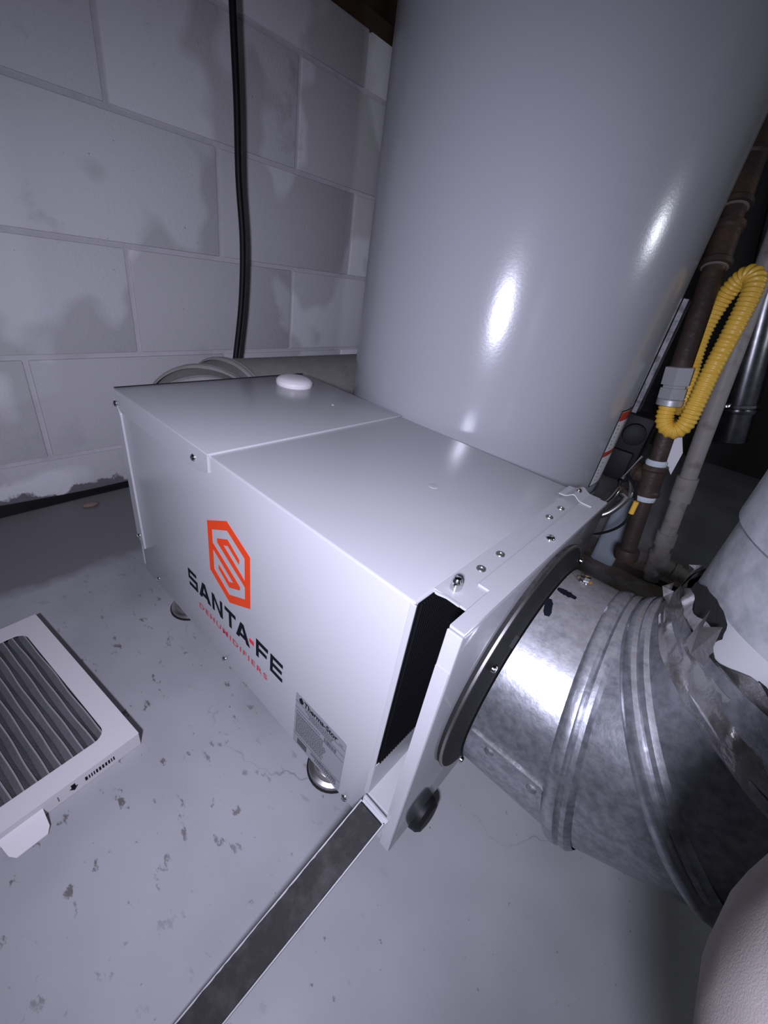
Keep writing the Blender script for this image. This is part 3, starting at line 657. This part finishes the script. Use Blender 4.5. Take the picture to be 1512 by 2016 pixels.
# ------------------------------------------------------------------ gas line: upper pipe, hose, drip leg
UP = Thing('gas_pipe', 'dark iron gas pipe descending past the tank to the hose coupling', 'pipe', (0.9372, 0.83, 0.43))
up0, up1 = Vector((0.9340, 0.83, 0.482)), Vector((0.858, 0.995, 0.910))
dv = (up1 - up0).normalized()
UP.add('pipe', tube([up0, up1, up1 + dv * 0.19], 0.0145, 20), 'iron', sm=60)
for s, ln, r in ((0.150, 0.060, 0.0205), (0.232, 0.075, 0.0205)):
    c = up0 + dv * s
    UP.add('coupling', turned(c, dv, [(0, 0.0150), (0.001, r), (0.008, r), (0.011, r - 0.003), (ln - 0.011, r - 0.003), (ln - 0.008, r), (ln - 0.001, r), (ln, 0.0150)], 24), 'iron')
    UP.add('sealant_ring', turned(c - dv * 0.002, dv, [(0, 0.0152), (0.0005, 0.0172), (0.002, 0.0168), (0.003, 0.0150)], 20), 'thread')
hx = Vector((0.9415, 0.83, 0.436)); hd = (up0 - hx).normalized()
UP.add('hex_fitting', turned(hx + hd * 0.026, hd, [(0, 0.0165), (0.001, 0.0205), (0.026, 0.0205), (0.027, 0.0165)], 6), 'zinc', sm=20)
UP.add('hex_nut', turned(hx + hd * 0.006, hd, [(0, 0.0175), (0.001, 0.0195), (0.016, 0.0195), (0.017, 0.0165), (0.021, 0.0165)], 6), 'zinc', sm=20)
UP.add('ferrule', turned(hx - hd * 0.004, hd, [(0, 0.0172), (0.001, 0.0185), (0.009, 0.0185), (0.010, 0.0172)], 24), 'zinc')

hp = [(0.9418, 0.83, 0.4345), (0.9432, 0.83, 0.4180), (0.9480, 0.83, 0.4055), (0.9570, 0.83, 0.3985), (0.9670, 0.83, 0.4000), (0.9738, 0.83, 0.4130), (0.9738, 0.83, 0.4442), (0.9708, 0.838, 0.4912), (0.9700, 0.85, 0.5534), (0.9680, 0.86, 0.5950), (0.9630, 0.868, 0.6120), (0.9520, 0.876, 0.6150), (0.9420, 0.884, 0.6000), (0.9350, 0.890, 0.5720), (0.9330, 0.892, 0.5342), (0.9400, 0.888, 0.4898), (0.9530, 0.870, 0.4500), (0.9580, 0.850, 0.425)]
HP0 = smooth_path(hp, 30); HP = [HP0[0]]; acc = 0.0
for a_, b_ in zip(HP0, HP0[1:]):            # even steps so that every ripple is alike
    acc += (b_ - a_).length
    if acc > 0.0009: HP.append(b_); acc = 0.0
solo('gas_hose', tube(HP, lambda s: 0.0122 + 0.0011 * math.sin(s * 2 * PI / 0.0060), 16), 'yellow', 'yellow corrugated gas hose looping down and back up', 'hose', (0.957, 0.83, 0.385), sm=75)

DR = Thing('drip_leg', 'dark iron pipe with tee and capped end hanging below the yellow hose', 'pipe', (0.989, 0.845, 0.153))
d0, d1 = Vector((0.9893, 0.845, 0.158)), Vector((0.9520, 0.845, 0.412)); dd = (d1 - d0).normalized()
DR.add('pipe', tube([d0 + dd * 0.01, d1], 0.0134, 20), 'iron', sm=60)
DR.add('end_cap', turned(d0 - dd * 0.004, dd, [(0, 0.012), (0.003, 0.0185), (0.008, 0.0205), (0.020, 0.0205), (0.024, 0.0195), (0.026, 0.0136)], 24), 'iron')
tc_ = d0 + dd * 0.126
DR.add('tee', turned(tc_, dd, [(0, 0.0136), (0.001, 0.0195), (0.007, 0.0195), (0.010, 0.0175), (0.044, 0.0175), (0.047, 0.0195), (0.053, 0.0195), (0.054, 0.0136)], 24), 'iron')
tb = tc_ + dd * 0.028; bdir = Vector((-0.9, 0.35, 0))
DR.add('tee_branch', turned(tb, bdir, [(0.0, 0.015), (0.022, 0.015), (0.023, 0.019), (0.030, 0.019), (0.031, 0.0125), (0.060, 0.0125)], 22), 'iron')
for s in (-0.010, 0.053):
    DR.add('sealant_ring', turned(tc_ + dd * s, dd, [(0, 0.0136), (0.001, 0.0158), (0.006, 0.0165), (0.010, 0.0140)], 18), 'dope')
DR.add('sealant_ring', turned(tb + bdir.normalized() * 0.030, bdir, [(0, 0.0128), (0.001, 0.0165), (0.004, 0.0160), (0.006, 0.0128)], 18), 'dope')

solo('paper_tag', poly_prism([(0.945, 0.372), (0.977, 0.386), (0.9885, 0.362), (0.9885, 0.322), (0.970, 0.345), (0.950, 0.330)], lambda a, b, h: (a, 0.86 + h + (a - 0.945) * 0.2, b), 0.0, 0.0008), 'paper', 'white paper tag hanging behind the iron tee', 'tag', (0.965, 0.86, 0.325), sm=0)

# pale PVC drain pipe further back
PV = Thing('drain_pipe', 'dusty pale plastic drain pipe with couplings standing on the slab', 'pipe', (1.052, 1.12, 0.0))
q0, q1 = Vector((1.0515, 1.12, 0.002)), Vector((0.9660, 1.12, 0.574)); qd = (q1 - q0).normalized()
PV.add('pipe', tube([q0, q1, q1 + (q1 - q0).normalized() * 0.5], 0.0165, 22), 'pvc', sm=60)
def at_z(z): return q0 + qd * ((z - q0.z) / qd.z)
for z0, z1, r in ((0.096, 0.128, 0.0205), (0.205, 0.262, 0.0205)):
    PV.add('coupling', turned(at_z(z0), qd, [(0, 0.0166), (0.001, r), (z1 - z0 - 0.001, r), (z1 - z0, 0.0166)], 24), 'pvc')
PV.add('tee_body', turned(at_z(0.020), qd, [(0, 0.0166), (0.001, 0.0215), (0.012, 0.0215), (0.013, 0.020), (0.043, 0.020), (0.044, 0.0215), (0.056, 0.0215), (0.057, 0.0166)], 24), 'pvc')
PV.add('tee_branch', turned(at_z(0.046), (1, 0.05, -0.03), [(0, 0.020), (0.034, 0.020), (0.035, 0.0215), (0.046, 0.0215), (0.047, 0.0166), (0.20, 0.0166)], 24), 'pvc')

# dark vent pipe hanging further back
VP = Thing('vent_pipe', 'dark shiny metal vent pipe hanging in the background at the right edge', 'pipe', (1.063, 1.8, 0.232))
v0, v1 = Vector((1.062, 1.8, 0.235)), Vector((0.945, 1.8, 0.70)); vd = (v1 - v0).normalized()
VP.add('pipe', turned(v0, vd, [(0, 0.046), (0.0, 0.049), (0.09, 0.049), (0.091, 0.0565), (0.098, 0.0575), (0.104, 0.0565), (0.105, 0.0525), (1.05, 0.0525)], 40, cap=False), 'galv_dark')
VP.add('clamp_screw', turned(v0 + vd * 0.105 + Vector((-0.03, -0.046, 0)), (-0.4, -1, 0), [(0, 0.007), (0.014, 0.007)], 6), 'chrome', sm=0)
VP.add('clamp_band', turned(v0 + vd * 0.108, vd, [(0, 0.053), (0.001, 0.055), (0.009, 0.055), (0.010, 0.053)], 40, cap=False), 'chrome')

# blue-grey tub and thin black rod seen between dehumidifier and drip leg
bm = nb(); loft(bm, [[(cx_ * s + 0.940, cy_ * s + 1.145, z) for cx_, cy_ in rrect(-0.028, 0.028, -0.06, 0.06, 0.012)] for z, s in ((0.001, 0.96), (0.165, 1.0), (0.166, 1.06), (0.178, 1.06), (0.180, 1.0))], True, True, True)
solo('plastic_tub', bm, 'bluegrey', 'blue-grey plastic tub standing on the slab behind the tank', 'tub', (0.940, 1.145, 0.001))

# ------------------------------------------------------------------ pleated filter on the floor
FA = math.atan2(0.027, 0.284); fo = Vector((0.366, 0.0985, 0.0)); fu = Vector((math.cos(FA), math.sin(FA), 0)); fv = Vector((fu.y, -fu.x, 0))
def fp(a, b, z): return fo + fu * a + fv * b + Vector((0, 0, z))
FT = Thing('air_filter', 'flat white-framed pleated air filter lying on the slab at the left', 'air filter', fp(0.143, 0.114, 0))
FLn, FWd, FH = 0.284, 0.232, 0.022
outer = rrect(0, FLn, 0, FWd, 0.0012, 6); inner = rrect(0.026, FLn - 0.026, 0.024, FWd - 0.024, 0.014, 6)
bm = nb(); n = len(outer)
V = [[bm.verts.new(fp(a, b, z)) for a, b in q] for q, z in ((outer, 0.0005), (outer, FH), (inner, FH), (inner, FH - 0.0016), ([(a * 0.997 + 0.0004, b * 0.997 + 0.0003) for a, b in outer], 0.0005))]
for A, B in zip(V[:3], V[1:4]):
    for k in range(n): bm.faces.new((A[k], A[(k + 1) % n], B[(k + 1) % n], B[k]))
fr = FT.add('frame', bm, 'card', sm=30)
NPL = 17; pw = (FWd - 0.040) / NPL
bm = nb(); rows = []; nl = 26
for i in range(nl + 1):
    a = 0.020 + (FLn - 0.040) * i / nl; row = []
    for k in range(NPL * 2 + 1):
        b = 0.020 + pw * k / 2 + 0.0003 * math.sin(a * 40 + k * 0.35) + 0.0004 * math.sin(a * 75 + k * 1.7)
        row.append(fp(a, b, FH - 0.003 if k % 2 else 0.0115))
    rows.append(row)
loft(bm, rows, False)
FT.add('pleated_media', bm, 'media', sm=0, label='dark grey pleated filter cloth')
for k in range(1, NPL * 2, 2):
    ps = []
    for i in range(nl + 1):
        a = 0.022 + (FLn - 0.044) * i / nl; b = 0.020 + pw * k / 2 + 0.0003 * math.sin(a * 40 + k * 0.35) + 0.0004 * math.sin(a * 75 + k * 1.7)
        ps.append(fp(a, b, FH - 0.0032))
    FT.add('pleat_crest', tube(ps, 0.00085, 5), 'media_edge', sm=60)
def side(a_, z, h): return fp(FLn + h, a_, z)     # on the edge that faces the camera
bm = nb()
x = 0.030
for wd in (0.0012, 0.0009, 0.0016, 0.0016, 0.0018, 0.0018, 0.0016, 0.001, 0.001, 0.001, 0.0022):
    poly_prism([(0.036 + x * 0, 0)] * 0 or [(x, 0.0075), (x + wd, 0.0075), (x + wd, 0.0135), (x, 0.0135)], side, 0.0, 0.0004, bm); x += wd + 0.0015
FT.add('side_print', bm, 'ink', parent=fr, sm=0)
bm = nb(); yy = 0.072
poly_prism([(yy - 0.0020, 0.0110), (yy + 0.0020, 0.0110), (yy + 0.0020, 0.0165), (yy - 0.0020, 0.0165)], side, 0, 0.0004, bm)
poly_prism([(yy - 0.0040, 0.0112), (yy, 0.0060), (yy + 0.0040, 0.0112)], side, 0, 0.0004, bm)
FT.add('arrow_mark', bm, 'ink', parent=fr, sm=0)
FT.add('side_print', poly_prism([(0.0865, 0.006), (0.0872, 0.006), (0.0872, 0.014), (0.0865, 0.014)], side, 0, 0.0004), 'ink_grey', parent=fr, sm=0)
bm = poly_prism([(FLn - 0.001, 0.100), (FLn + 0.016, 0.102), (FLn + 0.021, 0.106), (FLn + 0.021, 0.132), (FLn + 0.016, 0.136), (FLn - 0.001, 0.138)], lambda a, b, h: fp(a, b, h - (a - FLn) * 0.55), 0.0125, 0.0138)
FT.add('pull_tab', bm, 'card', sm=0)

# ------------------------------------------------------------------ bent leg of the person beside the camera
LG = Thing('person', 'bent knee in beige fleecy trousers at the lower right corner', 'person', (0.90, -0.10, 0.0), True)
def limb(pts, n=28):
    """pts (l, w, z, radius): one continuous surface"""
    P = smooth_path([p[:3] for p in pts], 8); R = [p[3] for p in pts]; rs_ = []
    for i in range(len(P)):
        t = i / 8; k = min(int(t), len(R) - 2); rs_.append(R[k] + (R[k + 1] - R[k]) * (t - k))
    bm = nb(); rings = []; u = None
    for i, p in enumerate(P):
        t = (P[min(i + 1, len(P) - 1)] - P[max(i - 1, 0)]).normalized()
        if u is None: u, _ = frame_of(t)
        u = (u - t * u.dot(t)).normalized(); v = t.cross(u)
        rings.append([p + (u * math.cos(2 * PI * k / n) + v * math.sin(2 * PI * k / n)) * rs_[i] * (1 + 0.012 * math.sin(i * 0.9 + 3 * math.cos(2 * PI * k / n))) for k in range(n)])
    return loft(bm, rings, True, True, True)
LG.add('trouser_leg', limb([(1.25, -0.36, 0.30, 0.080), (1.19, -0.34, 0.31, 0.098), (1.05, -0.27, 0.345, 0.096), (0.88, -0.17, 0.405, 0.086), (0.765, -0.108, 0.4345, 0.0755), (0.735, -0.094, 0.4290, 0.0735), (0.742, -0.090, 0.395, 0.070), (0.785, -0.092, 0.29, 0.064), (0.845, -0.105, 0.16, 0.056), (0.885, -0.13, 0.085, 0.050)]), 'felt', sm=80)
sole = [(0.900 + 0.044 * math.sin(t) * (1 + 0.12 * math.cos(t)), -0.065 + 0.130 * math.cos(t)) for t in [2 * PI * i / 32 for i in range(32)]]
bm = nb(); c0 = Vector((0.900, -0.09, 0))
rings = []
for z, sc, tw in ((0.001, 0.97, 0), (0.016, 1.0, 0), (0.030, 0.97, 0), (0.052, 0.86, -0.010), (0.072, 0.66, -0.030), (0.092, 0.48, -0.046), (0.105, 0.42, -0.050)):
    rings.append([(0.900 + (a - 0.900) * sc, -0.065 + (b + 0.065) * sc + tw, z) for a, b in sole])
loft(bm, rings, True, True, True)
LG.add('shoe', bm, 'rubber', sm=60)
